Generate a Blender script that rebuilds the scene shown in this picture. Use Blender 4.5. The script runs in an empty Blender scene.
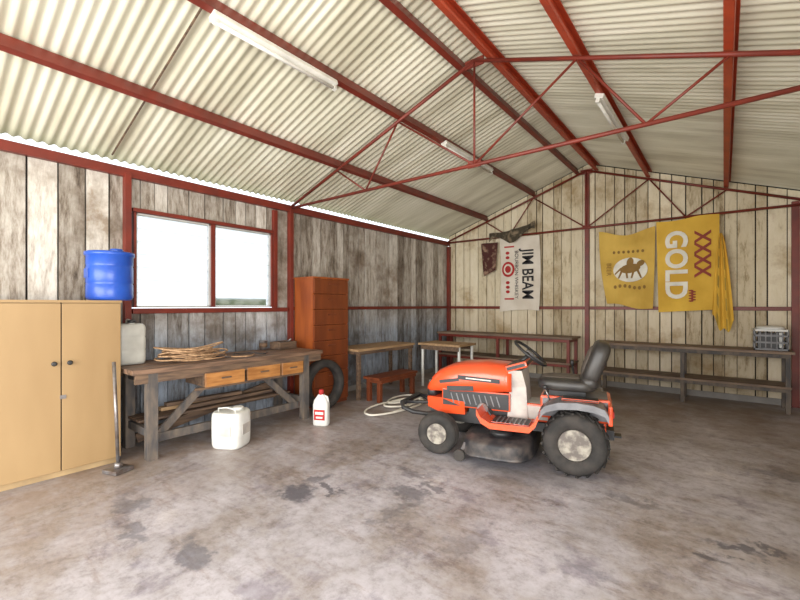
import bpy, bmesh, math, random
from mathutils import Vector, Matrix
random.seed(7)
S=bpy.context.scene
try:
    S.view_settings.view_transform='Standard'
except Exception: pass

# ---------------------------------------------------------------- materials
def newmat(name):
    m=bpy.data.materials.new(name); m.use_nodes=True
    nt=m.node_tree; b=nt.nodes['Principled BSDF']
    return m,nt,b
def N(nt,t,**k):
    n=nt.nodes.new(t)
    for a,v in k.items(): setattr(n,a,v)
    return n
def ramp(nt,stops):
    r=N(nt,'ShaderNodeValToRGB'); e=r.color_ramp.elements
    e[0].position=stops[0][0]; e[0].color=(*stops[0][1],1)
    e[1].position=stops[-1][0]; e[1].color=(*stops[-1][1],1)
    for p,c in stops[1:-1]:
        q=e.new(p); q.color=(*c,1)
    return r
def mat(name,col,rough=.5,metal=0,col2=None,scale=6,stretch=(1,1,1),bump=0,detail=5,lo=.35,hi=.65,coat=0):
    m,nt,b=newmat(name)
    b.inputs['Roughness'].default_value=rough; b.inputs['Metallic'].default_value=metal
    if coat: b.inputs['Coat Weight'].default_value=coat
    if col2 is None: col2=tuple(c*.8 for c in col)
    tc=N(nt,'ShaderNodeTexCoord'); mp=N(nt,'ShaderNodeMapping'); mp.inputs['Scale'].default_value=stretch
    nz=N(nt,'ShaderNodeTexNoise'); nz.inputs['Scale'].default_value=scale; nz.inputs['Detail'].default_value=detail
    nt.links.new(tc.outputs['Object'],mp.inputs[0]); nt.links.new(mp.outputs[0],nz.inputs['Vector'])
    r=ramp(nt,[(lo,col),(hi,col2)])
    nt.links.new(nz.outputs['Fac'],r.inputs[0]); nt.links.new(r.outputs[0],b.inputs['Base Color'])
    if bump:
        bp=N(nt,'ShaderNodeBump'); bp.inputs['Strength'].default_value=bump; bp.inputs['Distance'].default_value=.01
        nt.links.new(nz.outputs['Fac'],bp.inputs['Height']); nt.links.new(bp.outputs[0],b.inputs['Normal'])
    return m
def boards_mat(name,stops,tint_lo,tint_hi,low=None,lowz=(1.5,.9),stain=None,st_lo=.50,st_hi=.62):
    m,nt,b=newmat(name); b.inputs['Roughness'].default_value=.85
    L=nt.links.new
    geo=N(nt,'ShaderNodeNewGeometry'); tc=N(nt,'ShaderNodeTexCoord')
    mp=N(nt,'ShaderNodeMapping'); mp.inputs['Scale'].default_value=(11,11,2.2)
    L(tc.outputs['Object'],mp.inputs[0])
    off=N(nt,'ShaderNodeVectorMath',operation='SCALE'); off.inputs[0].default_value=(13,7,29)
    L(geo.outputs['Random Per Island'],off.inputs['Scale'])
    add=N(nt,'ShaderNodeVectorMath',operation='ADD'); L(mp.outputs[0],add.inputs[0]); L(off.outputs[0],add.inputs[1])
    n1=N(nt,'ShaderNodeTexNoise'); n1.inputs['Scale'].default_value=1.5; n1.inputs['Detail'].default_value=9; n1.inputs['Roughness'].default_value=.74
    L(add.outputs[0],n1.inputs['Vector'])
    n2=N(nt,'ShaderNodeTexNoise'); n2.inputs['Scale'].default_value=1.3; n2.inputs['Detail'].default_value=7; n2.inputs['Roughness'].default_value=.65
    L(tc.outputs['Object'],n2.inputs['Vector'])
    mr=N(nt,'ShaderNodeMath',operation='MULTIPLY_ADD'); mr.inputs[1].default_value=.16; mr.inputs[2].default_value=-.08
    L(geo.outputs['Random Per Island'],mr.inputs[0])
    a=N(nt,'ShaderNodeMath',operation='ADD'); L(n1.outputs['Fac'],a.inputs[0]); L(mr.outputs[0],a.inputs[1])
    r=ramp(nt,stops); L(a.outputs[0],r.inputs[0])
    tint=ramp(nt,[(0,tint_lo),(1,tint_hi)]); L(geo.outputs['Random Per Island'],tint.inputs[0])
    mx=N(nt,'ShaderNodeMix',data_type='RGBA',blend_type='MULTIPLY'); mx.inputs[0].default_value=1
    L(r.outputs[0],mx.inputs[6]); L(tint.outputs[0],mx.inputs[7])
    out=mx.outputs[2]
    if stain:
        sr=ramp(nt,[(st_lo,(0,0,0)),(st_hi,(1,1,1))]); 
        ad=N(nt,'ShaderNodeMath',operation='MULTIPLY_ADD'); ad.inputs[1].default_value=.35; L(n1.outputs['Fac'],ad.inputs[0])
        sb=N(nt,'ShaderNodeMath',operation='SUBTRACT'); sb.inputs[1].default_value=.175; L(n2.outputs['Fac'],sb.inputs[0]); L(sb.outputs[0],ad.inputs[2])
        L(ad.outputs[0],sr.inputs[0])
        ms=N(nt,'ShaderNodeMix',data_type='RGBA',blend_type='MULTIPLY'); L(sr.outputs[0],ms.inputs[0]); L(out,ms.inputs[6]); ms.inputs[7].default_value=(*stain,1); out=ms.outputs[2]
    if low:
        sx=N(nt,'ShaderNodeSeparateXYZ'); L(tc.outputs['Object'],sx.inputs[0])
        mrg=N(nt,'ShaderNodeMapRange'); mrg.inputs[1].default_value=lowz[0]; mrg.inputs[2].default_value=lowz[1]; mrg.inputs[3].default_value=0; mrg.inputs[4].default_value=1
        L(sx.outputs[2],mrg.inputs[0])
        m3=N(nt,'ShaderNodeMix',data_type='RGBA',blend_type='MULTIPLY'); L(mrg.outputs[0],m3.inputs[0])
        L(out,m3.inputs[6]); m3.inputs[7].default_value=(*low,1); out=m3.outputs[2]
    L(out,b.inputs['Base Color'])
    bp=N(nt,'ShaderNodeBump'); bp.inputs['Strength'].default_value=.6; bp.inputs['Distance'].default_value=.01
    L(n1.outputs['Fac'],bp.inputs['Height']); L(bp.outputs[0],b.inputs['Normal'])
    return m

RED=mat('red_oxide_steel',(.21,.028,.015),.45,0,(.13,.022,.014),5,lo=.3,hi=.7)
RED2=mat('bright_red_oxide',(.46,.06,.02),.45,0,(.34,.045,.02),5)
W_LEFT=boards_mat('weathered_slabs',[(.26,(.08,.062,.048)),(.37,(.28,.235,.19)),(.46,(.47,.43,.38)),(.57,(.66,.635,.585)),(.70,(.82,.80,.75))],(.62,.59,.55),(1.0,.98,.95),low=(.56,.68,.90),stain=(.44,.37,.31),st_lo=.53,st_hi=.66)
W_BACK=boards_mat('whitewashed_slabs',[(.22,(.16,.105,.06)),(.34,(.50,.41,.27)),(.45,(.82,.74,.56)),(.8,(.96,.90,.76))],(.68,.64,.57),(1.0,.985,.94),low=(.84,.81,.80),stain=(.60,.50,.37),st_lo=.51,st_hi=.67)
DARK=mat('dark_gap',(.02,.015,.012),.9)
ORANGE=mat('orange_paint',(.84,.095,.022),.30,0,(.66,.08,.025),4,coat=.4,lo=.4,hi=.8)
BLACK=mat('black_plastic',(.016,.016,.018),.45,0,(.03,.03,.03),8)
RUBBER=mat('rubber',(.020,.019,.018),.8,0,(.050,.043,.038),10)
GREY=mat('grey_plastic',(.22,.22,.23),.45,0,(.13,.13,.14),6)
LGREY=mat('light_grey_plastic',(.60,.56,.50),.4,0,(.40,.38,.36),6)
DECK=mat('deck_metal',(.035,.035,.04),.45,.2,(.13,.11,.10),9,lo=.45,hi=.72)
RIM=mat('rim_paint',(.38,.35,.29),.45,0,(.14,.12,.105),14,lo=.40,hi=.58)
SEATM=mat('seat_vinyl',(.028,.026,.027),.42,0,(.05,.045,.04),6)
TANV=mat('seat_tan',(.12,.10,.085),.5)  # lighter tan colour for the seat cushion and backrest panels
WHITEP=mat('white_plastic',(.78,.79,.76),.35,0,(.66,.66,.62),6)
BLUEP=mat('blue_plastic',(.025,.10,.50),.3,0,(.02,.075,.40),4)
PLYW=mat('tan_plywood',(.40,.265,.125),.55,0,(.31,.195,.085),2.2,(1,1,.25),lo=.3,hi=.7)
PLYE=mat('plywood_edge',(.50,.35,.18),.7)
OWOOD=mat('red_brown_wood',(.38,.098,.022),.36,0,(.24,.055,.015),3,(3,3,.5))
OWOOD2=mat('red_brown_wood_dark',(.13,.032,.012),.45,0,(.20,.05,.017),3,(3,3,.5))
OWOOD3=mat('red_brown_wood_front',(.21,.052,.015),.36,0,(.145,.035,.012),3,(3,3,.5))
DRAWER=mat('drawer_wood',(.50,.23,.07),.5,0,(.32,.13,.035),5,(6,1,6))
OLDW=mat('old_timber',(.20,.125,.075),.75,0,(.085,.055,.04),5,(6,.8,6),bump=.3)
OLDWL=mat('bench_top_timber',(.25,.15,.095),.55,0,(.10,.062,.042),4,(8,.7,6),bump=.3)
OLDWX=mat('bench_top_timber_x',(.27,.19,.13),.65,0,(.14,.095,.07),4,(.7,8,6),bump=.2)
PALEW=mat('pale_timber',(.50,.33,.18),.6,0,(.33,.20,.10),4,(6,.8,6))
DGREY=mat('dark_grey_timber',(.075,.07,.07),.8,0,(.17,.135,.105),5,(3,3,1))
CREAMC=mat('cloth_cream',(.80,.74,.64),.9,0,(.68,.61,.51),3)
GOLDC=mat('cloth_gold',(.80,.51,.07),.85,0,(.64,.38,.045),2.2)
GOLDC2=mat('cloth_gold_faded',(.72,.48,.10),.85,0,(.56,.35,.06),2.2)
GOLDD=mat('cloth_gold_pattern',(.42,.28,.05),.85)
INK=mat('ink_black',(.03,.028,.03),.8)
INKR=mat('ink_red',(.50,.03,.03),.8)
INKW=mat('ink_white',(.88,.85,.74),.8)
BROWNI=mat('ink_brown',(.30,.17,.04),.8)
MAROON=mat('ink_maroon',(.32,.06,.04),.8)
HIDE=mat('dark_red_cloth',(.075,.022,.018),.9,0,(.34,.22,.15),9,lo=.5,hi=.66)
CAMO=mat('olive_cloth',(.06,.048,.03),.9,0,(.26,.20,.13),12,lo=.46,hi=.66)
ROPE=mat('rope',(.56,.36,.20),.9,0,(.30,.17,.09),30)
HOSE=mat('pale_hose',(.82,.78,.68),.6)
STEEL=mat('dull_steel',(.30,.30,.31),.4,.7,(.18,.14,.12),12)
ALU=mat('window_alu',(.62,.62,.60),.4,.2)
LAMPW=mat('lamp_white',(.88,.87,.80),.4)
CONC=mat('foundation',(.3,.28,.26),.9)
GRASS=mat('grass_ground',(.16,.2,.07),.95,0,(.26,.23,.13),2)
CLOUDY=mat('cloudy_plastic',(.60,.60,.55),.4,0,(.44,.44,.40),5)

def roofmat():
    m,nt,b=newmat('galvanised_sheet'); L=nt.links.new
    b.inputs['Roughness'].default_value=.42; b.inputs['Metallic'].default_value=.2
    tc=N(nt,'ShaderNodeTexCoord'); mp=N(nt,'ShaderNodeMapping'); mp.inputs['Scale'].default_value=(.5,3,1)
    L(tc.outputs['Object'],mp.inputs[0])
    n=N(nt,'ShaderNodeTexNoise'); n.inputs['Scale'].default_value=1.3; n.inputs['Detail'].default_value=6; L(mp.outputs[0],n.inputs['Vector'])
    r=ramp(nt,[(.3,(.56,.53,.40)),(.5,(.75,.73,.58)),(.7,(.88,.86,.72))]); L(n.outputs['Fac'],r.inputs[0])
    L(r.outputs[0],b.inputs['Base Color'])
    return m
ROOF=roofmat()

def floormat():
    m,nt,b=newmat('concrete_floor'); L=nt.links.new
    tc=N(nt,'ShaderNodeTexCoord')
    def noise(scale,det,rough,vec=None):
        n=N(nt,'ShaderNodeTexNoise'); n.inputs['Scale'].default_value=scale; n.inputs['Detail'].default_value=det; n.inputs['Roughness'].default_value=rough
        L(vec or tc.outputs['Object'],n.inputs['Vector']); return n
    def mix(mode,fac,a,b_):
        x=N(nt,'ShaderNodeMix',data_type='RGBA',blend_type=mode)
        if isinstance(fac,(int,float)): x.inputs[0].default_value=fac
        else: L(fac,x.inputs[0])
        L(a,x.inputs[6])
        if isinstance(b_,tuple): x.inputs[7].default_value=(*b_,1)
        else: L(b_,x.inputs[7])
        return x.outputs[2]
    n1=noise(1.2,10,.68)
    r=ramp(nt,[(.32,(.27,.23,.205)),(.42,(.37,.335,.325)),(.50,(.455,.435,.46)),(.60,(.54,.52,.56)),(.74,(.70,.67,.66))]); L(n1.outputs['Fac'],r.inputs[0])
    n2=noise(11,9,.8)
    r2=ramp(nt,[(.34,(.52,.49,.47)),(.5,(.88,.86,.86)),(.62,(1,1,1))]); L(n2.outputs['Fac'],r2.inputs[0])
    cur=mix('MULTIPLY',.85,r.outputs[0],r2.outputs[0])
    n5=noise(2.8,10,.72); r5=ramp(nt,[(.53,(0,0,0)),(.63,(1,1,1))]); L(n5.outputs['Fac'],r5.inputs[0])
    cur=mix('MULTIPLY',r5.outputs[0],cur,(.72,.70,.74))
    mp=N(nt,'ShaderNodeMapping'); mp.inputs['Rotation'].default_value=(0,0,.5); mp.inputs['Scale'].default_value=(1,4,1); L(tc.outputs['Object'],mp.inputs[0])
    n6=noise(1.6,9,.75,mp.outputs[0]); r6=ramp(nt,[(.54,(0,0,0)),(.64,(1,1,1))]); L(n6.outputs['Fac'],r6.inputs[0])
    f6=N(nt,'ShaderNodeMath',operation='MULTIPLY'); f6.inputs[1].default_value=.5; L(r6.outputs[0],f6.inputs[0])
    cur=mix('MULTIPLY',f6.outputs[0],cur,(.58,.47,.38))
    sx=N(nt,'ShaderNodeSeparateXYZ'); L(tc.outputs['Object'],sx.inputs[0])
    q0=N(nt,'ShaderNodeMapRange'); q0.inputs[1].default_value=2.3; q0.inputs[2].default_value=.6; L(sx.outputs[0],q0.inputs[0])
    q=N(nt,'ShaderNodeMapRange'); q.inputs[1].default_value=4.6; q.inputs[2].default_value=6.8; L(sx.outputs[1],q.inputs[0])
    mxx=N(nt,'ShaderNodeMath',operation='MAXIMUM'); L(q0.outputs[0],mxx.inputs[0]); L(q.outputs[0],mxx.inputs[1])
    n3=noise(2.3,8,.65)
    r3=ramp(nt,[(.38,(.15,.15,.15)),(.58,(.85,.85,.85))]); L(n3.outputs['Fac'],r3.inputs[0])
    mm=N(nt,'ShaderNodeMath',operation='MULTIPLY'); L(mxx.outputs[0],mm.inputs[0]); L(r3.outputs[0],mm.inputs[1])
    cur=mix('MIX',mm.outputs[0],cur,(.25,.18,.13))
    n4=noise(6,8,.65)
    sub=N(nt,'ShaderNodeVectorMath',operation='SUBTRACT'); L(n4.outputs['Color'],sub.inputs[0]); sub.inputs[1].default_value=(.5,.5,.5)
    scl=N(nt,'ShaderNodeVectorMath',operation='SCALE'); scl.inputs['Scale'].default_value=.5; L(sub.outputs[0],scl.inputs[0])
    dist=N(nt,'ShaderNodeVectorMath',operation='ADD'); L(tc.outputs['Object'],dist.inputs[0]); L(scl.outputs[0],dist.inputs[1])
    stains=[((2.27,1.93),.13,.08,.85),((2.42,2.10),.12,.035,.75),((2.20,2.15),.05,.10,.6),((2.94,2.44),.16,.07,.6),((3.02,2.62),.07,.05,.6),((2.75,2.75),.15,.04,.4),((3.05,2.15),.05,.2,.4),((4.86,3.04),.11,.05,.8),((4.72,2.85),.07,.04,.75),((4.98,3.16),.09,.03,.7),
            ((2.44,1.07),.16,.06,.6),((1.9,.95),.14,.06,.5),((3.3,3.5),.55,.35,.45),((1.5,1.1),.16,.08,.5),((4.2,2.3),.12,.05,.35),((3.6,2.2),.07,.2,.3),((1.9,2.5),.06,.18,.3),
            ((4.5,2.2),.08,.04,.4),((4.3,3.3),.18,.05,.4),((5.2,4.6),.2,.08,.4)]
    acc=None
    for (px,py),rx,ry,st in stains:
        s=N(nt,'ShaderNodeVectorMath',operation='SUBTRACT'); L(dist.outputs[0],s.inputs[0]); s.inputs[1].default_value=(px,py,0)
        d=N(nt,'ShaderNodeVectorMath',operation='DIVIDE'); L(s.outputs[0],d.inputs[0]); d.inputs[1].default_value=(rx,ry,8)
        l=N(nt,'ShaderNodeVectorMath',operation='LENGTH'); L(d.outputs[0],l.inputs[0])
        q=N(nt,'ShaderNodeMapRange',interpolation_type='SMOOTHSTEP'); q.inputs[1].default_value=1.6; q.inputs[2].default_value=.6; q.inputs[3].default_value=0; q.inputs[4].default_value=st
        L(l.outputs['Value'],q.inputs[0])
        if acc is None: acc=q.outputs[0]
        else:
            mxn=N(nt,'ShaderNodeMath',operation='MAXIMUM'); L(acc,mxn.inputs[0]); L(q.outputs[0],mxn.inputs[1]); acc=mxn.outputs[0]
    cur=mix('MIX',acc,cur,(.085,.085,.105))
    L(cur,b.inputs['Base Color'])
    rr=N(nt,'ShaderNodeMapRange'); rr.inputs[3].default_value=.28; rr.inputs[4].default_value=.60; L(n1.outputs['Fac'],rr.inputs[0]); L(rr.outputs[0],b.inputs['Roughness'])
    bp=N(nt,'ShaderNodeBump'); bp.inputs['Strength'].default_value=.2; bp.inputs['Distance'].default_value=.01; L(n2.outputs['Fac'],bp.inputs['Height']); L(bp.outputs[0],b.inputs['Normal'])
    return m
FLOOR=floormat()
def glassmat():
    m,nt,b=newmat('frosted_louvre_glass'); nt.nodes.remove(b); L=nt.links.new
    o=nt.nodes['Material Output']
    t=N(nt,'ShaderNodeBsdfTranslucent'); t.inputs[0].default_value=(.95,.97,1,1)
    tr=N(nt,'ShaderNodeBsdfTransparent'); tr.inputs[0].default_value=(.97,.98,1,1)
    mx=N(nt,'ShaderNodeMixShader'); mx.inputs[0].default_value=.7
    L(t.outputs[0],mx.inputs[1]); L(tr.outputs[0],mx.inputs[2]); L(mx.outputs[0],o.inputs[0])
    return m
GLASS=glassmat()

# ---------------------------------------------------------------- mesh builder
class B:
    def __init__(s,name):
        s.n=name; s.bm=bmesh.new(); s.m=[]
    def mi(s,m):
        if m not in s.m: s.m.append(m)
        return s.m.index(m)
    def face(s,vs,m,smooth=False):
        try: f=s.bm.faces.new(vs)
        except ValueError: return None
        f.material_index=s.mi(m); f.smooth=smooth; return f
    def box(s,lo,hi,m,rot=None):
        c=[(a+b)/2 for a,b in zip(lo,hi)]; h=[abs(b-a) for a,b in zip(lo,hi)]
        s.cbox(c,h,m,rot)
    def cbox(s,c,size,m,rot=None,bev=0):
        c=Vector(c); R=rot if rot is not None else Matrix.Identity(3)
        v=[]
        for sx in(-1,1):
            for sy in(-1,1):
                for sz in(-1,1):
                    v.append(s.bm.verts.new(c+R@Vector((sx*size[0]/2,sy*size[1]/2,sz*size[2]/2))))
        fs=[]
        for q in((0,1,3,2),(4,6,7,5),(0,4,5,1),(2,3,7,6),(0,2,6,4),(1,5,7,3)):
            fs.append(s.face([v[i] for i in q],m))
        if bev:
            es={e for f in fs for e in f.edges}
            bmesh.ops.bevel(s.bm,geom=list(es),offset=bev,segments=2,affect='EDGES',profile=.6)
    def beam(s,p0,p1,w,h,m,up=(0,0,1)):
        p0=Vector(p0);p1=Vector(p1); d=(p1-p0); L=d.length; z=d.normalized()
        x=Vector(up).cross(z)
        if x.length<1e-4: x=Vector((1,0,0))
        x.normalize(); y=z.cross(x)
        R=Matrix((x,y,z)).transposed()
        s.cbox((p0+p1)/2,(w,h,L),m,R)
    def tube(s,pts,r,m,seg=8,closed=False,smooth=True,cap=True):
        pts=[Vector(p) for p in pts]; n=len(pts); rings=[]
        rs=r if isinstance(r,(list,tuple)) else [r]*n
        ref=None
        for i,p in enumerate(pts):
            if closed: t=pts[(i+1)%n]-pts[i-1]
            else: t=pts[min(i+1,n-1)]-pts[max(i-1,0)]
            t.normalize()
            if ref is None:
                ref=t.orthogonal().normalized()
            x=(ref-t*ref.dot(t)); 
            if x.length<1e-5: x=t.orthogonal()
            x.normalize(); ref=x; y=t.cross(x)
            rings.append([s.bm.verts.new(p+(x*math.cos(a)+y*math.sin(a))*rs[i]) for a in [2*math.pi*k/seg for k in range(seg)]])
        R=range(n if closed else n-1)
        for i in R:
            a=rings[i]; b=rings[(i+1)%n]
            for k in range(seg):
                s.face([a[k],a[(k+1)%seg],b[(k+1)%seg],b[k]],m,smooth)
        if not closed and cap:
            s.face(rings[0][::-1],m); s.face(rings[-1],m)
    def loft(s,secs,m,closed=True,smooth=True,cap=True,capm=None):
        rings=[[s.bm.verts.new(Vector(p)) for p in sec] for sec in secs]
        n=len(rings[0])
        for i in range(len(rings)-1):
            a=rings[i];b=rings[i+1]
            for k in range(n if closed else n-1):
                s.face([a[k],a[(k+1)%n],b[(k+1)%n],b[k]],m,smooth)
        if cap and closed:
            s.face(rings[0][::-1],capm or m); s.face(rings[-1],capm or m)
        return rings
    def lathe(s,prof,m,origin=(0,0,0),axis='Z',seg=32,smooth=True,mats=None):
        o=Vector(origin); rings=[]
        for (r,h) in prof:
            ring=[]
            for k in range(seg):
                a=2*math.pi*k/seg; c,sn=math.cos(a)*r,math.sin(a)*r
                if axis=='Z': p=Vector((c,sn,h))
                elif axis=='Y': p=Vector((c,h,sn))
                else: p=Vector((h,c,sn))
                ring.append(s.bm.verts.new(o+p))
            rings.append(ring)
        for i in range(len(rings)-1):
            mm=mats[i] if mats else m
            for k in range(seg):
                s.face([rings[i][k],rings[i][(k+1)%seg],rings[i+1][(k+1)%seg],rings[i+1][k]],mm,smooth)
        s.face(rings[0][::-1],mats[0] if mats else m); s.face(rings[-1],mats[-1] if mats else m)
    def sell(s,c,size,m,e=.4,rot=None,nu=24,nv=14):
        c=Vector(c); R=rot if rot is not None else Matrix.Identity(3)
        def f(v): return math.copysign(abs(v)**e,v)
        rings=[]
        for j in range(1,nv):
            ph=-math.pi/2+math.pi*j/nv
            rings.append([s.bm.verts.new(c+R@Vector((size[0]/2*f(math.cos(ph))*f(math.cos(2*math.pi*i/nu)),size[1]/2*f(math.cos(ph))*f(math.sin(2*math.pi*i/nu)),size[2]/2*f(math.sin(ph))))) for i in range(nu)])
        for j in range(len(rings)-1):
            for i in range(nu): s.face([rings[j][i],rings[j][(i+1)%nu],rings[j+1][(i+1)%nu],rings[j+1][i]],m,True)
        s.face(rings[0][::-1],m,True); s.face(rings[-1],m,True)
    def text(s,body,size,fn,m,spacing=1.0,bold=.0):
        cu=bpy.data.curves.new('t','FONT'); cu.body=body; cu.size=size; cu.align_x='CENTER'; cu.align_y='CENTER'; cu.space_character=spacing; cu.offset=bold; cu.resolution_u=4
        ob=bpy.data.objects.new('t',cu); S.collection.objects.link(ob)
        dg=bpy.context.evaluated_depsgraph_get(); me=ob.evaluated_get(dg).to_mesh()
        vs=[s.bm.verts.new(Vector(fn(v.co.x,v.co.y))) for v in me.vertices]
        for p in me.polygons: s.face([vs[i] for i in p.vertices],m)
        bpy.data.objects.remove(ob); bpy.data.curves.remove(cu)
    def done(s,loc=(0,0,0),rz=0,bevel=0,recalc=True):
        if recalc: bmesh.ops.recalc_face_normals(s.bm,faces=s.bm.faces)
        me=bpy.data.meshes.new(s.n); s.bm.to_mesh(me); s.bm.free()
        for m in s.m: me.materials.append(m)
        ob=bpy.data.objects.new(s.n,me); S.collection.objects.link(ob)
        ob.location=loc; ob.rotation_euler=(0,0,rz)
        if bevel:
            q=ob.modifiers.new('b','BEVEL'); q.width=bevel; q.segments=2; q.limit_method='ANGLE'
        return ob
def rotm(ax,deg): return Matrix.Rotation(math.radians(deg),3,ax)

# ---------------------------------------------------------------- dimensions
W=5.78; D=7.8; Y0=-3.0; RID=2.89; EZ=2.8; SL=.346
def R(x): return EZ+SL*min(x,W-x)

# ---------------------------------------------------------------- shell
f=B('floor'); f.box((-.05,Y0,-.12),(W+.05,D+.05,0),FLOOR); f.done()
g=B('ground_outside'); g.box((-40,-45,-.3),(45,40,-.13),GRASS); g.done()

wl=B('wall_left')
y=Y0
while y<D-.02:
    w=random.uniform(.12,.24)
    if D-y-w<.1: w=D-y
    y2=min(y+w,D); g_=random.uniform(.006,.020); t=random.uniform(0,.014)
    segs=[(0,EZ-.03)]
    lo,hi=y+g_/2,y2-g_/2
    if hi>1.60 and lo<3.34:
        segs=[(0,1.36),(2.36,EZ-.03)]
        if lo<1.6 or hi>3.34:
            if lo<1.6 :
                wl.box((-.04,lo,1.36),(-.008,1.6,2.36),W_LEFT)
            else: wl.box((-.04,3.34,1.36),(-.008,hi,2.36),W_LEFT)
    for z0,z1 in segs:
        wl.box((-.04,lo,z0),(-.012+t-.003,hi,z1),W_LEFT)
    y=y2
for a,b_,c,d in((Y0,1.6,0,EZ-.03),(3.34,D,0,EZ-.03),(1.6,3.34,0,1.36),(1.6,3.34,2.36,EZ-.03)):
    wl.box((-.055,a,c),(-.042,b_,d),DARK)
wl.done()

wb=B('wall_back'); x=0
def gable(x0,x1,z0,ya,yb,m,top=.10):
    pts=[x0,x1] if not(x0<RID<x1) else [x0,RID,x1]
    poly=[(x0,z0)]+[(x1,z0)]+[(p,R(p)+top) for p in reversed(pts)]
    fr=[wb.bm.verts.new((p[0],ya,p[1])) for p in poly]; bk=[wb.bm.verts.new((p[0],yb,p[1])) for p in poly]
    wb.face(fr,m); wb.face(bk[::-1],m)
    n=len(poly)
    for i in range(n): wb.face([fr[i],bk[i],bk[(i+1)%n],fr[(i+1)%n]],m)
while x<W-.01:
    w=random.uniform(.12,.21)
    if W-x-w<.1: w=W-x
    g_=random.uniform(.006,.024); t=random.uniform(0,.012)
    if random.random()<.35:
        zc=1.37
        gable(x+g_/2,x+w-g_/2,zc+.005,D+.004-t,D+.03,W_BACK)
        wb.box((x+g_/2,D+.004-t*.5,0),(x+w-g_/2,D+.03,zc-.005),W_BACK)
    else: gable(x+g_/2,x+w-g_/2,0,D+.004-t,D+.03,W_BACK)
    x+=w
gable(0,W,0,D+.032,D+.05,DARK,.15)
wb.done()
wr=B('wall_right'); y=1.3
while y<D-.02:
    w=random.uniform(.15,.25)
    if D-y-w<.1: w=D-y
    wr.box((W,y+.004,0),(W+.03,y+w-.004,EZ-.03),W_BACK); y+=w
wr.box((W+.032,1.3,0),(W+.045,D,EZ-.03),DARK)
wr.box((W,Y0,2.4),(W+.03,1.3,EZ-.03),W_BACK); wr.box((W,Y0,0),(W+.03,-2.2,2.4),W_BACK)
wr.done()

# corrugated roof
c=B('ceiling')
per=.082; n=int((D+.3-Y0+.2)/per*8)
def sheet(xs):
    cols=[]
    for i in range(n+1):
        yy=Y0-.2+i*per/8
        dz=.0105*math.sin(2*math.pi*yy/per)
        cols.append([c.bm.verts.new((xx,yy,EZ+SL*(xx if xx<=RID else W-xx)+.125+dz)) for xx in xs])
    for i in range(n):
        for k in range(len(xs)-1):
            c.face([cols[i][k],cols[i+1][k],cols[i+1][k+1],cols[i][k+1]],ROOF,True)
sheet([-.11,.5,RID]); sheet([RID,W-.5,W+.11])
c.done(recalc=False)

# purlins
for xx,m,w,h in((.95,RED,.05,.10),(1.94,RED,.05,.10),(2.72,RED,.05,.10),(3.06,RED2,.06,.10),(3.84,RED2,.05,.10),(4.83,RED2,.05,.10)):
    p=B('roof_purlin'); sg=-1 if xx<RID else 1
    ang=math.degrees(math.atan(SL))*(sg)
    Rm=rotm('Y',ang)
    zc=R(xx)+.052
    def PB(dx,dz,sx,sz):
        p.cbox(Vector((xx,(Y0+D-.03)/2,zc))+Rm@Vector((dx,0,dz)),(sx,D-Y0-.1,sz),m,Rm)
    PB(-sg*w/2,0,.006,h); PB(0,h/2-.003,w,.006); PB(0,-h/2+.003,w,.006); PB(sg*w/2,-h/2+.012,.005,.02)
    p.done()

# trusses
def truss(yy):
    t=B('roof_truss')
    o=-.03
    def P(x,z): return (x,yy,z)
    rc=.019; rw=.011
    m=RED
    t.tube([P(.05,R(.05)+o),P(RID,R(RID)+o)],rc,m); t.tube([P(RID,R(RID)+o),P(W-.05,R(W-.05)+o)],rc,m)
    t.tube([P(.05,EZ-.04),P(W-.05,EZ-.04)],rc,m)
    t.tube([P(RID,EZ-.04),P(RID,R(RID)+o)],rw,m)
    for s in(0,1):
        X=lambda v:v if s==0 else W-v
        seq=[(.95,1),(1.45,0),(1.94,1),(RID,0)]
        for (a,ta),(b_,tb) in zip(seq,seq[1:]):
            t.tube([P(X(a),R(a)+o if ta else EZ-.04),P(X(b_),R(b_)+o if tb else EZ-.04)],rw,m)
    t.cbox(P(RID,R(RID)-.05),(.20,.012,.08),m)
    t.cbox(P(RID,EZ-.03),(.14,.012,.07),m)
    t.done()
truss(3.57); truss(D-.09); truss(-.9)

k=[0]
def trim(boxes,m=RED):
    k[0]+=1; t=B('trim_%d'%k[0])
    for lo,hi in boxes: t.box(lo,hi,m)
    t.done(bevel=.003)
for yy in(-.9,1.52,3.52): trim([((0,yy,0),(.07,yy+.06,EZ-.07))])
trim([((0,Y0,EZ-.10),(.055,D-.02,EZ-.01))])
trim([((0,1.6,1.31),(.05,3.5,1.365)),((0,3.6,1.325),(.05,D-.06,1.375))])
trim([((0,3.27,1.365),(.05,3.33,2.68))])
trim([((0,1.6,2.36),(.05,3.27,2.40))])
trim([((.0,D-.08,0),(.07,D-.01,EZ-.12))])
trim([((RID-.035,D-.08,0),(RID+.035,D-.005,R(RID)-.05))])
trim([((5.52,D-.08,0),(5.60,D-.005,R(5.56)-.06))])
trim([((.08,D-.05,1.32),(RID-.04,D-.012,1.375)),((RID+.04,D-.05,1.32),(5.52,D-.012,1.375))])
trim([((W-.055,Y0,EZ-.12),(W,D-.02,EZ))])
trim([((W-.08,1.25,0),(W-.01,1.33,EZ-.12))])
trim([((W-.08,-2.25,0),(W-.01,-2.17,EZ-.12))])
trim([((.0,D-.03,.0),(W,D-.013,.09)),((0,3.62,0),(.02,D-.03,.08))],CONC)
k[0]+=1; t=B('trim_%d'%k[0]); t.beam((.0,1.43,R(0)+.10),(RID-.1,1.43,R(RID-.1)+.10),.012,.012,OLDW); t.done()

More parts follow.
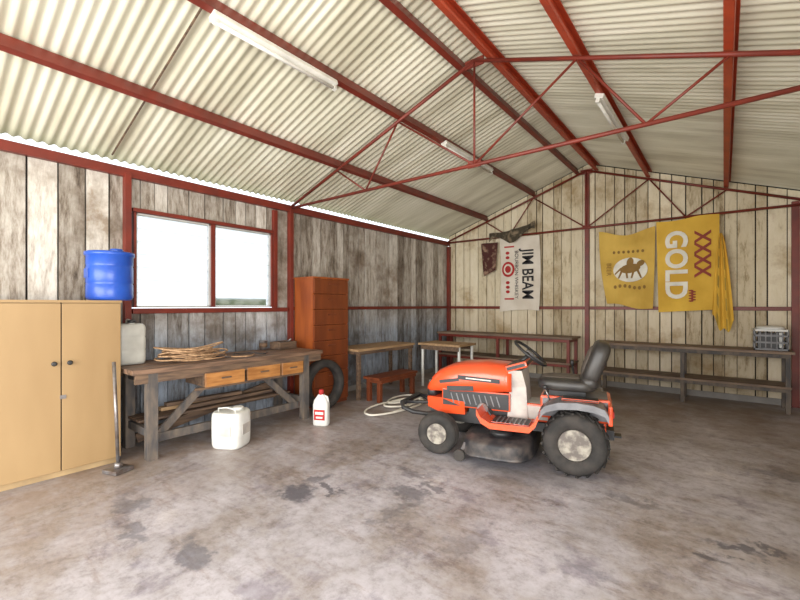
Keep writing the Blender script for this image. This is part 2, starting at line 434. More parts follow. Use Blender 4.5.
# window
w=B('window_1')
y0,y1,z0,z1=1.61,3.26,1.375,2.355
def fr(a,b_,c_,d,t=.03):
    w.box((-.03,a,c_),(.02,a+t,d),ALU); w.box((-.03,b_-t,c_),(.02,b_,d),ALU)
    w.box((-.03,a,c_),(.02,b_,c_+t),ALU); w.box((-.03,a,d-t),(.02,b_,d),ALU)
w.box((-.035,y0,z0),(.045,y0+.02,z1),RED); w.box((-.035,y1-.02,z0),(.045,y1,z1),RED)
w.box((-.035,2.42,z0),(.045,2.465,z1),RED)
fr(y0+.02,2.42,z0,z1,.018); fr(2.465,y1-.02,z0,z1,.018)
for a,b_ in((y0+.042,2.398),(2.487,y1-.042)):
    nn=7
    for i in range(nn):
        zc=z0+.022+(z1-z0-.044)*(i+.5)/nn
        w.cbox((-.005,(a+b_)/2,zc),(.005,b_-a,(z1-z0-.044)/nn+.006),GLASS,rotm('Y',14))
        if i: w.box((-.012,a,z0+.022+(z1-z0-.044)*i/nn-.001),(-.006,b_,z0+.022+(z1-z0-.044)*i/nn+.002),LAMPW)
w.box((-.03,2.5,z0+.02),(-.022,3.2,z0+.11),mat('greenish_pane',(.45,.5,.38),.3,0,(.15,.2,.1),9))
w.done()

def lamp(xx,ya,yb):
    z=R(xx)
    sg=-1 if xx<RID else 1
    Rm=rotm('Y',math.degrees(math.atan(SL))*sg)
    l=B('fluorescent_batten_light')
    o=Vector((xx,(ya+yb)/2,z))
    l.cbox(o+Rm@Vector((0,0,-.024)),(.085,yb-ya,.045),LAMPW,Rm,bev=.006)
    for e in(ya+.02,yb-.02):
        l.cbox(Vector((xx,e,z))+Rm@Vector((0,0,-.065)),(.035,.03,.045),LAMPW,Rm)
    a=Vector((xx,ya+.03,z))+Rm@Vector((0,0,-.072)); b_=Vector((xx,yb-.03,z))+Rm@Vector((0,0,-.072))
    l.tube([a,b_],.015,LAMPW,12)
    l.done()
lamp(1.94,1.45,2.62); lamp(1.98,4.45,5.8); lamp(3.84,4.35,5.7)

# ---------------------------------------------------------------- tan cupboard
c=B('storage_cupboard')
cx,ya,yb,H=.585,.42,1.325,1.44
c.box((.06,ya,.05),(cx-.022,yb,H-.02),PLYW)
c.box((.08,ya+.02,0),(cx-.05,yb-.02,.05),PLYE)
c.box((.05,ya-.005,H-.02),(cx,yb+.005,H),PLYW)
mid=.905
c.cbox((cx-.01,(ya+mid)/2,.055+(H-.08)/2),(.02,mid-ya-.008,H-.085),PLYW,bev=.003)
c.cbox((cx-.01,(yb+mid)/2,.055+(H-.08)/2),(.02,yb-mid-.008,H-.085),PLYW,bev=.003)
c.box((cx-.021,mid-.004,.06),(cx-.012,mid+.004,H-.02),DARK)
for yy in(mid-.05,mid+.05):
    c.lathe([(.008,0),(.008,.015),(.019,.022),(.019,.03),(.01,.036)],BLACK,(cx,yy,.93),'X',16)
c.box((cx,mid-.01,.64),(cx+.006,mid+.03,.67),STEEL)
c.done()

d=B('blue_plastic_drum')
r=.178
prof=[(.15,0),(r-.008,.012),(r,.03),(r,.14),(r-.006,.15),(r,.16),(r,.30),(r-.006,.31),(r,.32),(r,.395),(r+.012,.40),(r+.012,.43),(r-.01,.437),(r-.02,.43),(.05,.43)]
d.lathe(prof,BLUEP,seg=40)
d.lathe([(.05,.43),(.05,.46),(.04,.463)],BLUEP,(.07,.03,0),seg=20)
d.box((-.05,-r-.003,.2),(.06,-r+.03,.28),BLUEP)
d.done((.43,1.285,H))

t=B('post_tamper')
t.cbox((0,0,.02),(.16,.16,.03),STEEL,bev=.004)
t.tube([(0,0,.03),(0,0,.08)],.03,STEEL,12)
t.tube([(0,0,.05),(-.05,-.0,.92)],.014,STEEL,12)
t.done((.80,1.235,0),.35)

# ---------------------------------------------------------------- workbench
wbn=B('workbench')
X0,X1,YA,YB,ZT=.09,.78,1.345,3.50,.83
nb=5
for i in range(nb):
    a=X0+(X1-X0)*i/nb; b_=X0+(X1-X0)*(i+1)/nb
    wbn.box((a+.003,YA+random.uniform(0,.02),ZT-.045),(b_-.003,YB-random.uniform(0,.05),ZT+random.uniform(-.003,.003)),OLDWL)
wbn.box((X1-.05,YA+.03,ZT-.13),(X1-.015,YB-.03,ZT-.047),OLDW)
wbn.box((X0+.02,YA+.03,ZT-.13),(X0+.06,YB-.03,ZT-.047),OLDW)
for yy in(YA+.13,YB-.30):
    for xx in(X0+.05,X1-.10):
        wbn.box((xx,yy,0),(xx+.085,yy+.085,ZT-.047),DGREY)
    wbn.box((X0+.135,yy+.02,.2),(X1-.10,yy+.065,.27),DGREY)
    wbn.box((X0+.135,yy+.02,.68),(X1-.10,yy+.065,.76),DGREY)
wbn.box((X0+.06,YA+.2,.20),(X0+.10,YB-.3,.29),OLDW)
wbn.box((X1-.15,YA+.2,.13),(X1-.11,YB-.3,.21),DGREY)
wbn.beam((X1-.14,YA+.24,.17),(X1-.14,YA+.85,ZT-.09),.035,.07,DGREY)
wbn.beam((X1-.14,YB-.33,.17),(X1-.14,YB-.95,ZT-.09),.035,.07,DGREY)
wbn.beam((X0+.2,YA+.2,.1),(X0+.2,YA+1.7,.40),.035,.09,OLDW)
for i in range(2):
    wbn.box((X0+.11+.15*i,YA+.15,.292),(X0+.25+.15*i,YB-.3,.315),OLDW)
for a,b_,dz,dx in((1.98,2.40,0,.01),(2.44,2.86,.0,-.01),(2.88,3.18,.0,.0)):
    wbn.box((X1-.42,a,ZT-.24),(X1-.02,b_,ZT-.132),OLDW)
    wbn.cbox((X1-.008+dx,(a+b_)/2,ZT-.175),(.024,b_-a,.14),DRAWER,bev=.003)
    wbn.box((X1+.004+dx,(a+b_)/2-.05,ZT-.175),(X1+.022+dx,(a+b_)/2+.05,ZT-.16),OLDW)
wbn.box((X1-.05,1.9,ZT-.27),(X1-.02,3.19,ZT-.246),OLDW)
wbn.beam((.30,1.75,.345),(.32,2.75,.345),.09,.035,PALEW); wbn.beam((.42,1.9,.345),(.38,3.0,.345),.07,.035,OLDW); wbn.beam((.32,1.8,.385),(.36,2.6,.385),.08,.035,OLDW)
wbn.done(bevel=.002)

# loose rope coil on bench: slumped, tilted loops
r_=B('rope_coil')
rs=random.Random(5)
pts=[]; last=(0,0,.012); nl=14
for L_ in range(nl):
    ra=rs.uniform(.12,.21); rb=rs.uniform(.17,.30); ox=rs.uniform(-.04,.04); oy=rs.uniform(-.09,.09); ph=rs.uniform(0,6.28); lift=rs.uniform(.02,.075)
    for q in range(36):
        a=2*math.pi*q/36
        X=ox+ra*math.cos(a)+.012*math.sin(3*a+ph); Y=oy+rb*math.sin(a)+.015*math.sin(2*a+ph)
        zz=.012+.006*L_+lift*(.5+.5*math.sin(a+ph))**2
        if L_>0 and q<7:
            f2=(q+1)/8; lx,ly,lz=last; X=lx+(X-lx)*f2; Y=ly+(Y-ly)*f2; zz=lz+(zz-lz)*f2
        pts.append((X,Y,zz))
    last=pts[-1]
for i in range(1,22):
    pts.append((last[0]-.12*math.sin(i*.3),last[1]+.030*i,max(.011,last[2]-.02*i)))
r_.tube(pts,.0075,ROPE,6)
r_.tube([(.06+.12*math.sin(i*.45),.24+.03*i,.012+.004*math.sin(i)) for i in range(22)],.006,BLACK,6)
r_.done((.46,1.98,ZT+.004))
tn=B('paint_tin')
tn.lathe([(.05,0),(.052,.003),(.052,.105),(.055,.11),(.048,.112)],STEEL,seg=24)
tn.lathe([(.0525,.03),(.0525,.085)],OLDW,seg=24)
tn.done((.17,3.03,ZT+.004))
tb=B('parts_box')
tb.box((-.10,-.14,0),(.10,.14,.012),OLDW)
for s in(-1,1):
    tb.box((-.10,s*.13-.006,.01),(.10,s*.13+.006,.09),OLDW); tb.box((s*.094-.006,-.13,.01),(s*.094+.006,.13,.09),OLDW)
tb.box((-.07,-.1,.012),(.07,.05,.08),BLACK); tb.tube([(-.05,.08,.06),(.05,.09,.12)],.012,STEEL)
tb.done((.26,3.27,ZT+.004),.1)

def jerry(name,w,dp,h,loc,rz,capm,bodym=WHITEP,neckx=.25):
    j=B(name)
    secs=[]
    for z,s in((0,.90),(.02,.98),(.05,1),(h*.30,1),(h*.33,.97),(h*.36,1),(h*.60,1),(h*.63,.97),(h*.66,1),(h*.84,1),(h*.90,.93),(h*.94,.80)):
        sec=[]
        for kk in range(32):
            a=2*math.pi*kk/32
            f=lambda v:math.copysign(abs(v)**.38,v)
            sec.append((w/2*s*f(math.cos(a)),dp/2*s*f(math.sin(a)),z))
        secs.append(sec)
    j.loft(secs,bodym)
    j.lathe([(.028,h*.93),(.028,h*.97)],bodym,(w*neckx,0,0),seg=16)
    j.lathe([(.033,h*.965),(.033,h*1.02),(.028,h*1.03)],capm,(w*neckx,0,0),seg=16)
    j.tube([(w*neckx-.05,0,h*.93),(w*neckx-.07,0,h*1.02),(-w*.28,0,h*1.02),(-w*.36,0,h*.93)],.013,bodym,8)
    return j.done(loc,rz)
jerry('plastic_jerrycan',.21,.24,.41,(.28,1.49,ZT+.004),0,BLACK,CLOUDY)

b=B('white_plastic_drum')
secs=[]
for z,s in((0,.88),(.015,.95),(.04,.98),(.12,1),(.30,1.0),(.335,.97),(.35,.9)):
    secs.append([(.16*s*math.copysign(abs(math.cos(a))**.55,math.cos(a)),.15*s*math.copysign(abs(math.sin(a))**.55,math.sin(a)),z) for a in [2*math.pi*q/32 for q in range(32)]])
b.loft(secs,WHITEP)
b.lathe([(.05,.35),(.05,.375),(.045,.38)],WHITEP,(.05,.04,0),seg=20)
b.tube([(-.1,-.06,.35),(-.1,-.06,.38),(.0,-.08,.395),(.1,-.09,.38),(.1,-.09,.35)],.007,WHITEP)
b.cbox((.02,-.149,.18),(.13,.006,.1),LGREY); b.cbox((.159,.0,.18),(.006,.13,.1),LGREY)
b.done((.93,2.17,0),.5)

j=B('oil_bottle')
secs=[]
for z,s in((0,.9),(.015,1),(.24,1),(.29,.88),(.34,.5),(.36,.34)):
    secs.append([(.095*s*math.copysign(abs(math.cos(a))**.6,math.cos(a)),.06*max(s,.45)*math.copysign(abs(math.sin(a))**.6,math.sin(a)),z) for a in [2*math.pi*q/28 for q in range(28)]])
j.loft(secs,WHITEP)
j.lathe([(.03,.355),(.03,.40),(.022,.415)],INKR,seg=16)
j.tube([(.03,0,.345),(.075,0,.33),(.088,0,.27)],.012,WHITEP)
for s in(-1,1):
    j.cbox((0,s*.061,.13),(.13,.003,.12),INKR); j.cbox((0,s*.063,.15),(.10,.003,.03),WHITEP); j.cbox((0,s*.063,.10),(.08,.003,.02),WHITEP)
j.done((1.10,3.19,0),.45)

def tyre_into(b_,c_,rad,wd,rim,lug=0,rubber=RUBBER,hollow=False):
    hw=wd/2
    prof=[(rim,-hw*.72),(rim+.015,-hw*.9),((rad+rim)/2,-hw),(rad-.02,-hw*.93),(rad-.004,-hw*.7),(rad,-hw*.3),(rad,hw*.3),(rad-.004,hw*.7),(rad-.02,hw*.93),((rad+rim)/2,hw),(rim+.015,hw*.9),(rim,hw*.72)]
    o=Vector(c_); seg=48; rings=[]
    for (r0,h) in prof:
        rings.append([b_.bm.verts.new(o+Vector((math.cos(2*math.pi*q/seg)*r0,h,math.sin(2*math.pi*q/seg)*r0))) for q in range(seg)])
    for i in range(len(rings)-1):
        for q in range(seg): b_.face([rings[i][q],rings[i][(q+1)%seg],rings[i+1][(q+1)%seg],rings[i+1][q]],rubber,True)
    a=rings[-1]; z=rings[0]
    if hollow:
        for q in range(seg): b_.face([a[q],a[(q+1)%seg],z[(q+1)%seg],z[q]],rubber,True)
    if lug:
        for q in range(lug):
            an=2*math.pi*q/lug
            for s in(-1,1):
                a2=an+(math.pi/lug if s>0 else 0)
                Rm=Matrix.Rotation(-a2,3,'Y')@Matrix.Rotation(s*.55,3,'X')
                p=o+Vector((math.cos(a2)*(rad+.001),s*hw*.42,math.sin(a2)*(rad+.001)))
                b_.cbox(p,(.016,hw*.95,.02),rubber,Rm)
t=B('loose_tyre'); tyre_into(t,(0,0,0),.335,.15,.235,hollow=True)
ob=t.done((.585,3.67,.337),math.radians(90))

# ---------------------------------------------------------------- tall drawer chest
c=B('tall_drawer_chest')
a0,a1,xf,H2=3.60,4.25,.47,1.78
c.box((.06,a0,.05),(xf-.02,a0+.022,H2-.02),OWOOD); c.box((.06,a1-.022,.05),(xf-.02,a1,H2-.02),OWOOD)
c.box((.06,a0+.022,.05),(.075,a1-.022,H2-.02),OWOOD2); c.box((.05,a0-.01,H2-.02),(xf+.005,a1+.01,H2+.005),OWOOD)
c.box((.06,a0,0),(xf-.035,a1,.05),OWOOD2)
c.box((.08,a0+.022,.05),(xf-.03,a1-.022,H2-.02),OWOOD2)
nd=8; hh=(H2-.07)/nd
for i in range(nd):
    z=.055+hh*i
    c.cbox((xf-.012,(a0+a1)/2,z+hh/2),(.026,a1-a0-.02,hh-.018),OWOOD3,bev=.004)
    c.box((xf+.001,(a0+a1)/2-.07,z+hh*.62),(xf+.02,(a0+a1)/2+.07,z+hh*.62+.018),OWOOD2)
c.done()

# ---------------------------------------------------------------- benches
def table(name,x0,x1,y0,y1,z,top=OLDWL,legm=RED,th=.035,shelf=None,lw=.05,along='y',nl=2,planks=3):
    b=B(name)
    for i in range(planks):
        if along=='y':
            a=x0+(x1-x0)*i/planks; c_=x0+(x1-x0)*(i+1)/planks
            b.box((a+.003,y0,z-th),(c_-.003,y1,z),top)
        else:
            a=y0+(y1-y0)*i/planks; c_=y0+(y1-y0)*(i+1)/planks
            b.box((x0,a+.003,z-th),(x1,c_-.003,z),top)
        if shelf:
            if along=='y': b.box((a+.003,y0+.03,shelf-.03),(c_-.003,y1-.03,shelf),top)
            else: b.box((x0+.03,a+.003,shelf-.03),(x1-.03,c_-.003,shelf),top)
    for i in range(nl):
        f=i/(nl-1)
        if along=='y': ps=[(x0+.03,y0+.04+(y1-y0-.08-lw)*f),(x1-.03-lw,y0+.04+(y1-y0-.08-lw)*f)]
        else: ps=[(x0+.04+(x1-x0-.08-lw)*f,y0+.015),(x0+.04+(x1-x0-.08-lw)*f,y1-.03-lw)]
        for px,py in ps: b.box((px,py,0),(px+lw,py+lw,z-th),legm)
        p,q=ps
        if along=='x': b.box((p[0]+.004,p[1],z-th-.05),(p[0]+lw-.004,q[1]+lw,z-th-.001),legm)
        else: b.box((p[0],p[1]+.005,z-th-.05),(q[0]+lw,p[1]+lw-.005,z-th-.001),legm)
        if shelf:
            if along=='x': b.box((p[0]+.005,p[1],shelf-.075),(p[0]+lw-.005,q[1]+lw,shelf-.031),legm)
            else: b.box((p[0],p[1]+.005,shelf-.075),(q[0]+lw,p[1]+lw-.005,shelf-.031),legm)
    if along=='x':
        b.box((x0+.04,y0+.002,z-th-.05),(x1-.04,y0+.03,z-th-.002),legm)
        if shelf: b.box((x0+.04,y0+.002,shelf-.075),(x1-.04,y0+.03,shelf-.032),legm)
    else: b.box((x1-.03,y0+.04,z-th-.05),(x1-.005,y1-.04,z-th-.002),legm)
    return b.done(bevel=.002)
table('timber_bench',.07,.62,4.30,5.70,.75,top=PALEW,legm=OLDW,planks=3)
table('low_stool_bench',.66,.98,4.36,5.28,.36,top=OWOOD2,legm=OWOOD2,planks=2,lw=.06)
b=B('side_table')
b.box((.64,5.76,.715),(1.46,6.32,.75),PALEW)
b.box((.68,5.79,.64),(1.42,5.82,.714),OLDW); b.box((.68,6.26,.64),(1.42,6.29,.714),OLDW)
for p in((.69,5.83),(1.41,5.83),(.69,6.26),(1.41,6.26)): b.tube([(p[0],p[1],0),(p[0],p[1],.714)],.024,WHITEP,12)
b.done(bevel=.002)
table('steel_frame_bench',.12,2.80,7.14,7.68,.85,top=OLDWX,legm=RED,along='x',nl=3,shelf=.42)
table('steel_frame_bench',3.14,5.50,7.16,7.68,.80,top=OLDWX,legm=DGREY,along='x',nl=3,shelf=.35)

b=B('milk_crate')
w_=.33;h_=.27
for z in(0.0,.09,.18,.25):
    for s in(-1,1):
        m_=WHITEP if z>.2 else GREY
        b.cbox((0,s*w_/2,z+.012),(w_+.012,.012,.024),m_); b.cbox((s*w_/2,0,z+.012),(.012,w_,.024),m_)
for i in range(7):
    q=-w_/2+w_*i/6
    for s in(-1,1):
        b.cbox((q,s*w_/2,h_/2),(.012,.010,h_),GREY); b.cbox((s*w_/2,q,h_/2),(.010,.012,h_),GREY)
b.cbox((0,0,.008),(w_,w_,.012),GREY)
b.cbox((-.03,0,.12),(.2,.24,.2),BLACK,bev=.01); b.cbox((.10,.02,.13),(.05,.2,.21),WHITEP,bev=.005)
b.sell((0,0,.285),(.30,.28,.07),WHITEP,.7)
b.done((5.28,7.42,.803),0)

# ---------------------------------------------------------------- flags
def flag(name,x0,x1,z0,z1,m,wave=.02,fx=9,shape=None,y=D-.13):
    b=B(name)
    def wy(x,z): return y+wave*math.sin(fx*(x-x0)+1.3*z)+wave*.5*math.sin(fx*2.3*(x-x0)-2.1*z+1)
    nx,nz=44,30
    g=[]
    for i in range(nx+1):
        col=[]
        for j in range(nz+1):
            u=i/nx; v=j/nz
            xx=x0+(x1-x0)*u; zz=z0+(z1-z0)*v
            if shape: xx,zz=shape(u,v,xx,zz)
            col.append(b.bm.verts.new((xx,wy(xx,zz),zz)))
        g.append(col)
    for i in range(nx):
        for j in range(nz):
            b.face([g[i][j],g[i+1][j],g[i+1][j+1],g[i][j+1]],m,True)
    return b,wy
def ell(b,wy,cx_,cz,rx,rz,m,off,ang=0,n=28):
    vs=[]
    ca,sa=math.cos(ang),math.sin(ang)
    for q in range(n):
        a=2*math.pi*q/n; px=rx*math.cos(a); pz=rz*math.sin(a)
        X=cx_+px*ca-pz*sa; Z=cz+px*sa+pz*ca
        vs.append(b.bm.verts.new((X,wy(X,Z)-off,Z)))
    b.face(vs,m)
def poly(b,wy,pts,m,off):
    b.face([b.bm.verts.new((p[0],wy(p[0],p[1])-off,p[1])) for p in pts],m)
b,wy=flag('white_banner_flag',1.27,2.06,1.26,2.72,CREAMC,.012,7,lambda u,v,x,z:(x+(.03*math.sin(3*v)),z+(.05*(1-v)*math.sin(u*2.4))-.06*(1-u)*v*(1-v)))
b.text('JIM BEAM',.36,lambda a,c_:(1.84+c_*.85,wy(1.84,2.0)-.016,1.99-a*.66),INK,bold=.006)
b.text('BOURBON WHISKEY',.10,lambda a,c_:(1.63+c_,wy(1.63,2.0)-.016,1.99-a),INK)
ell(b,wy,1.46,2.10,.13,.15,INKR,.012); ell(b,wy,1.46,2.10,.09,.105,CREAMC,.016); ell(b,wy,1.46,2.10,.06,.07,INKR,.020)
for zz in(2.42,2.33,1.84,1.75,1.66): ell(b,wy,1.45,zz,.04,.03,INKR,.012)
for zz in(2.54,1.52): poly(b,wy,[(1.38,zz-.015),(1.58,zz-.015),(1.58,zz+.015),(1.38,zz+.015)],INKR,.012)
b.done(recalc=False)
b,wy=flag('gold_flag',3.10,3.93,1.33,2.66,GOLDC2,.016,11,lambda u,v,x,z:(x+.13*(1-u)*(1-v)**2-.03*u*(1-v)**2,z-.10*max(0,math.sin(math.pi*u))**1.5*v*v+.09*(1-v)*(1-u)+.02*math.sin(u*7)*(1-v)))
Y_=D-.13-.030
flat=lambda x,z:Y_
ell(b,flat,3.58,1.98,.25,.20,INKW,0)
ell(b,flat,3.58,2.0,.15,.075,BROWNI,.004,.15); ell(b,flat,3.73,2.08,.06,.045,BROWNI,.006,.6); ell(b,flat,3.58,2.10,.05,.08,BROWNI,.007,-.2)
for xx,tx in((3.47,3.41),(3.52,3.54),(3.64,3.60),(3.68,3.74)):
    poly(b,flat,[(xx-.02,1.99),(xx+.02,1.99),(tx+.012,1.84),(tx-.012,1.84)],BROWNI,.008)
poly(b,flat,[(3.44,2.02),(3.46,2.0),(3.36,1.90),(3.35,1.92)],BROWNI,.008)
for i in range(7):
    ell(b,wy,3.36+i*.07,1.70+.02*math.sin(i),.022,.03,BROWNI,.016)
    ell(b,wy,3.34+i*.07,2.28,.02,.025,BROWNI,.016)
b.text('BEER',.10,lambda a,c_:(3.26+c_,wy(3.26+c_,2.0)-.018,2.0-a),BROWNI)
b.done(recalc=False)
b,wy=flag('gold_flag',3.96,4.74,1.31,2.74,GOLDC,.018,8,lambda u,v,x,z:(x+.03*(1-u)*(.5-v),z-.02*math.sin(math.pi*u*2)*v-.02*(1-u)*v+.05*(u-.5)*(1-v)),y=D-.15)
b.text('GOLD',.45,lambda a,c_:(4.20+c_*.86,wy(4.20,2.0)-.030,2.02-a*.84),INKW,bold=.014)
b.text('XXXX',.29,lambda a,c_:(4.53+c_*.95,wy(4.53,2.0)-.030,2.17-a*.84),MAROON,bold=.008)
for i in range(9): ell(b,wy,4.40+ (i%2)*.03,1.46+i*.02,.03,.012,MAROON,.02)
nx,nz=30,24; g=[]
for i in range(nx+1):
    col=[]
    for j in range(nz+1):
        u=i/nx; v=j/nz
        ztop=2.45; zb=1.26-.24*math.sin(u*math.pi*.85)+.04*math.sin(u*14)
        wd=.03+.22*(1-v)**.6
        xx=4.75+(u-.38)*wd; zz=zb+(ztop-zb)*v
        col.append(b.bm.verts.new((xx,D-.205+.022*math.sin(u*15+v),zz)))
    g.append(col)
for i in range(nx):
    for j in range(nz): b.face([g[i][j],g[i+1][j],g[i+1][j+1],g[i][j+1]],GOLDD if (i in(6,7,8,20,21) and j%5<3) else GOLDC,True)
b.done(recalc=False)
b,wy=flag('hanging_dark_cloth',.86,1.22,1.98,2.66,HIDE,.02,14,lambda u,v,x,z:(x+.12*(1-v)*(.6-u),z+.12*u*(1-v)))
b.done(recalc=False)
b,wy=flag('draped_olive_cloth',1.08,2.02,2.66,2.84,CAMO,.03,14,lambda u,v,x,z:(x,z+.08*math.sin(u*9)*(1-v)-.05*math.sin(u*3.1)+.14*u),y=D-.2)
b.done(recalc=False)

b=B('garden_hose')
pts=[]
for i in range(200):
    t_=i/199; a=t_*math.pi*6.3
    pts.append((1.20+(.24-.08*t_)*math.cos(a)+.10*math.sin(t_*5),4.12+(.42+.1*math.sin(a*.37))*math.sin(a)+.85*t_,.018+.010*abs(math.sin(a*1.3))))
b.tube(pts,.013,HOSE,8)
b.done()

# ---------------------------------------------------------------- ride-on mower
M=B('ride_on_mower')
def hsec(X,hw,zb,zt,zs,n=20,p=.55):
    s=[(X,hw*.96,zb)]
    for i in range(n+1):
        a=math.pi*i/n
        yy=hw*math.copysign(abs(math.cos(a))**p,math.cos(a)); zz=zs+(zt-zs)*abs(math.sin(a))**.75
        s.append((X,yy,zz))
    s.append((X,-hw*.96,zb))
    return s
M.loft([hsec(.54,.225,.60,.825,.66),hsec(.60,.235,.60,.845,.67),hsec(.80,.24,.585,.855,.68),hsec(1.0,.235,.57,.84,.66),hsec(1.15,.222,.56,.805,.64),hsec(1.27,.20,.55,.75,.61),hsec(1.34,.175,.54,.685,.585),hsec(1.385,.15,.53,.61,.56)],ORANGE)
M.cbox((.88,0,.50),(.66,.43,.17),BLACK,bev=.012)
for s in(-1,1):
    for i in range(9): M.cbox((.66+.055*i,s*.217,.50),(.010,.008,.10),GREY,rotm('Y',18))
    M.cbox((.84,s*.2405,.70),(.40,.006,.040),BLACK,rotm('Y',-2)); M.cbox((.84,s*.2445,.70),(.24,.003,.010),INKW,rotm('Y',-2))
    M.cbox((1.13,s*.228,.665),(.20,.010,.030),BLACK,rotm('Y',10))
    M.cbox((1.02,s*.233,.60),(.26,.010,.045),BLACK,rotm('Y',4))
    M.sell((1.335,s*.105,.635),(.085,.095,.055),WHITEP,.8,rotm('Y',35))
    M.sell((1.31,s*.105,.64),(.115,.125,.08),BLACK,.7,rotm('Y',35))
M.sell((1.345,0,.525),(.11,.32,.11),BLACK,.5)
for i in range(5): M.cbox((1.398,-.10+.05*i,.525),(.008,.01,.07),GREY)
M.loft([[(.98,y_*.225,z_) for y_,z_ in((1,.47),(-1,.47),(-.9,.345),(.9,.345))],[(1.22,y_*.215,z_) for y_,z_ in((1,.49),(-1,.49),(-.9,.335),(.9,.335))],[(1.38,y_*.165,z_) for y_,z_ in((1,.48),(-1,.48),(-.9,.375),(.9,.375))]],ORANGE,smooth=False)
M.cbox((1.10,0,.32),(.5,.30,.08),BLACK)
M.lathe([(.05,-.03),(.05,.03)],STEEL,(.80,.21,.43),'Y',16)
M.cbox((.5,0,.29),(1.6,.26,.08),BLACK)
M.cbox((.75,0,.38),(.40,.34,.12),BLACK)
M.loft([[(x_,y_,.36) for x_,y_ in((.58,.2),(.58,-.2),(.40,-.17),(.40,.17))],[(x_,y_,.64) for x_,y_ in((.56,.19),(.56,-.19),(.42,-.14),(.42,.14))],[(x_,y_,.80) for x_,y_ in((.57,.215),(.57,-.215),(.45,-.20),(.45,.20))]],LGREY,smooth=False)
M.cbox((.50,0,.835),(.20,.43,.06),BLACK,rotm('Y',18),bev=.015)
M.tube([(.52,0,.82),(.41,0,.93)],.022,BLACK,12)
Rm=rotm('Y',-38)
cc=Vector((.40,0,.945))
M.tube([cc+Rm@Vector((.17*math.cos(a),.17*math.sin(a),0)) for a in [2*math.pi*i/36 for i in range(36)]],.014,BLACK,10,closed=True)
for a in(math.radians(80),math.radians(-80),math.pi):
    M.beam(cc-Rm@Vector((0,0,.01)),cc+Rm@Vector((.165*math.cos(a),.165*math.sin(a),0)),.03,.014,BLACK,up=tuple(Rm@Vector((0,0,1))))
M.sell(cc,(.09,.09,.03),GREY,.8,Rm)
def rib(prof,ya,yb,m,th=.02):
    M.loft([[(X,ya,Z),(X,yb,Z),(X,yb,Z-th),(X,ya,Z-th)] for (X,Z) in prof],m,smooth=False)
for s in(-1,1):
    ys=sorted((s*.20,s*.46)); ys2=sorted((s*.46,s*.48))
    fen=[(-.25,.52),(-.22,.575),(-.14,.60),(-.02,.61),(.12,.60),(.22,.565),(.28,.50)]
    rib(fen,ys[0],ys[1],GREY,.02); rib([(a,b_+.004) for a,b_ in fen],ys2[0],ys2[1],GREY,.055)
    M.cbox((-.04,s*.33,.618),(.28,.12,.018),SEATM,bev=.004)
    ft=[(.26,.53),(.30,.42),(.35,.365),(.68,.36),(.76,.40),(.80,.47)]
    rib(ft,ys[0],ys[1],ORANGE,.022); rib([(a,b_+.01) for a,b_ in ft],ys2[0],ys2[1],ORANGE,.05)
    M.cbox((.515,s*.34,.372),(.32,.22,.014),BLACK,bev=.003)
    for i in range(7): M.cbox((.40+.038*i,s*.34,.381),(.012,.19,.006),GREY)
    M.cbox((.70,s*.36,.44),(.05,.09,.012),BLACK,rotm('Y',-55))
M.cbox((.01,0,.50),(.56,.42,.20),GREY,bev=.02)
M.cbox((.34,0,.42),(.26,.30,.16),LGREY,bev=.02)  # centre tunnel: its sunlit look is put into the light grey colour
M.cbox((-.265,0,.49),(.035,.62,.16),ORANGE,bev=.01)
M.cbox((-.287,.24,.50),(.012,.10,.05),INKR); M.cbox((-.287,-.24,.50),(.012,.10,.05),INKR)
M.cbox((-.08,0,.30),(.32,.30,.22),BLACK,bev=.02)
M.cbox((-.30,0,.26),(.12,.10,.015),BLACK)
M.cbox((.07,0,.63),(.30,.30,.06),BLACK)
M.sell((.08,0,.695),(.48,.47,.11),SEATM,.45)
M.sell((.11,0,.73),(.36,.26,.07),TANV,.6)
Rb=rotm('Y',-20)
M.sell((-.16,0,.89),(.15,.46,.40),SEATM,.5,Rb)
M.sell((-.110,0,.90),(.09,.30,.28),TANV,.6,Rb)
M.sell((-.11,0,.73),(.16,.44,.13),SEATM,.6)
M.tube([(.02,-.40,.60),(.05,-.41,.80)],.01,BLACK); M.sell((.05,-.41,.82),(.035,.035,.06),BLACK,.8)
M.tube([(.20,.30,.58),(.24,.30,.68)],.008,STEEL); M.sell((.24,.30,.69),(.04,.04,.035),BLACK,.8)
for s in(-1,1):
    tyre_into(M,(0,s*.36,.262),.25,.22,.125,lug=20)
    o=s*.36
    M.lathe([(.128,.085*s),(.120,.09*s),(.108,.06*s),(.085,.045*s),(.05,.04*s),(.045,.075*s),(.03,.08*s)],RIM,(0,o,.262),'Y',32)
    M.lathe([(.128,-.085*s),(.10,-.03*s)],RIM,(0,o,.262),'Y',32)
    for q in range(5):
        a=2*math.pi*q/5; M.lathe([(.009,.05*s),(.009,.062*s)],STEEL,(.068*math.cos(a),o,.262+.068*math.sin(a)),'Y',8)
    tyre_into(M,(1.19,s*.37,.194),.19,.15,.095)
    M.lathe([(.098,.055*s),(.090,.06*s),(.078,.035*s),(.04,.025*s),(.035,.055*s),(.022,.06*s)],RIM,(1.19,s*.37,.194),'Y',28)
    M.lathe([(.098,-.055*s),(.08,-.02*s)],RIM,(1.19,s*.37,.194),'Y',28)
    for rr in(-.03,0,.03): M.tube([(1.19+.190*math.cos(a),s*.37+rr,.194+.190*math.sin(a)) for a in [2*math.pi*i/40 for i in range(40)]],.004,RUBBER,6,closed=True)
    M.tube([(1.19,s*.30,.30),(1.19,s*.29,.19)],.018,STEEL,10)
M.tube([(0,-.32,.262),(0,.32,.262)],.03,BLACK,12)
M.beam((1.19,-.31,.28),(1.19,.31,.28),.05,.04,BLACK)
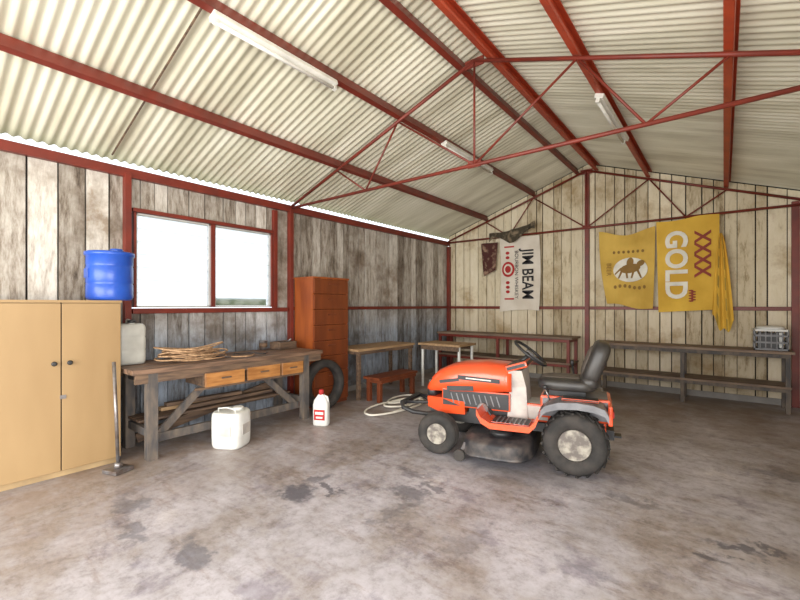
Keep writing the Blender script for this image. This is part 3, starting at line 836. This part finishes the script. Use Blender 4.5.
def dsec(z,k_,n=44):
    out=[]
    for i in range(n):
        a=2*math.pi*i/n
        out.append((.645+.32*k_*math.copysign(abs(math.cos(a))**.5,math.cos(a)),.54*k_*math.copysign(abs(math.sin(a))**.55,math.sin(a)),z))
    return out
M.loft([dsec(.075,1.02),dsec(.09,1.03),dsec(.10,1.0),dsec(.185,.985),dsec(.205,.94),dsec(.22,.84),dsec(.23,.8)],DECK)
for s in(-1,1):
    M.lathe([(.11,.228),(.10,.265),(.03,.27)],BLACK,(.62,s*.27,0),seg=24)
    M.lathe([(.05,-.02),(.055,0),(.05,.02)],RUBBER,(.95,s*.49,.055),'Y',18); M.beam((.95,s*.465,.055),(.91,s*.44,.16),.02,.03,STEEL)
    M.beam((.60,s*.30,.235),(.45,s*.16,.32),.02,.03,BLACK)
M.cbox((.64,-.58,.17),(.34,.14,.02),BLACK,rotm('X',-18))
M.tube([(1.22,.15,.32),(1.38,.20,.31),(1.50,.26,.33),(1.60,.28,.37),(1.63,.22,.40),(1.63,-.22,.40),(1.60,-.28,.37),(1.50,-.26,.33),(1.38,-.20,.31),(1.22,-.15,.32)],.022,BLACK,10)
M.beam((1.63,-.22,.40),(1.63,.22,.40),.06,.03,BLACK)
M.tube([(1.28,.12,.42),(1.46,.16,.41),(1.62,.18,.40)],.016,BLACK,8); M.tube([(1.28,-.12,.42),(1.46,-.16,.41),(1.62,-.18,.40)],.016,BLACK,8)
ob=M.done((3.74,3.91,0),math.radians(193.3))

# ---------------------------------------------------------------- light & world
wd=bpy.data.worlds.new('world'); S.world=wd; wd.use_nodes=True
bg=wd.node_tree.nodes['Background']; bg.inputs[0].default_value=(.88,.94,1,1); bg.inputs[1].default_value=1.8
def area(name,loc,rot,sx,sy,e,col=(1,1,1)):
    l=bpy.data.lights.new(name,'AREA'); l.shape='RECTANGLE'; l.size=sx; l.size_y=sy; l.energy=e; l.color=col
    o=bpy.data.objects.new(name,l); S.collection.objects.link(o); o.location=loc; o.rotation_euler=[math.radians(a) for a in rot]; return o
area('door_daylight',(2.9,-3.1,1.5),(90,0,0),5.2,2.7,410,(1,.975,.94))
area('side_door_daylight',(6.0,-.5,1.25),(90,0,90),3.2,2.2,230,(1,.98,.96))

# ---------------------------------------------------------------- camera
cd=bpy.data.cameras.new('camera'); cam=bpy.data.objects.new('camera',cd); S.collection.objects.link(cam)
cam.location=(4.79,0,1.4); cam.rotation_euler=(math.radians(90),0,math.radians(38.3))
cd.sensor_width=36; cd.lens=410/800*36; cd.shift_y=5/800; cd.clip_start=.05
S.camera=cam
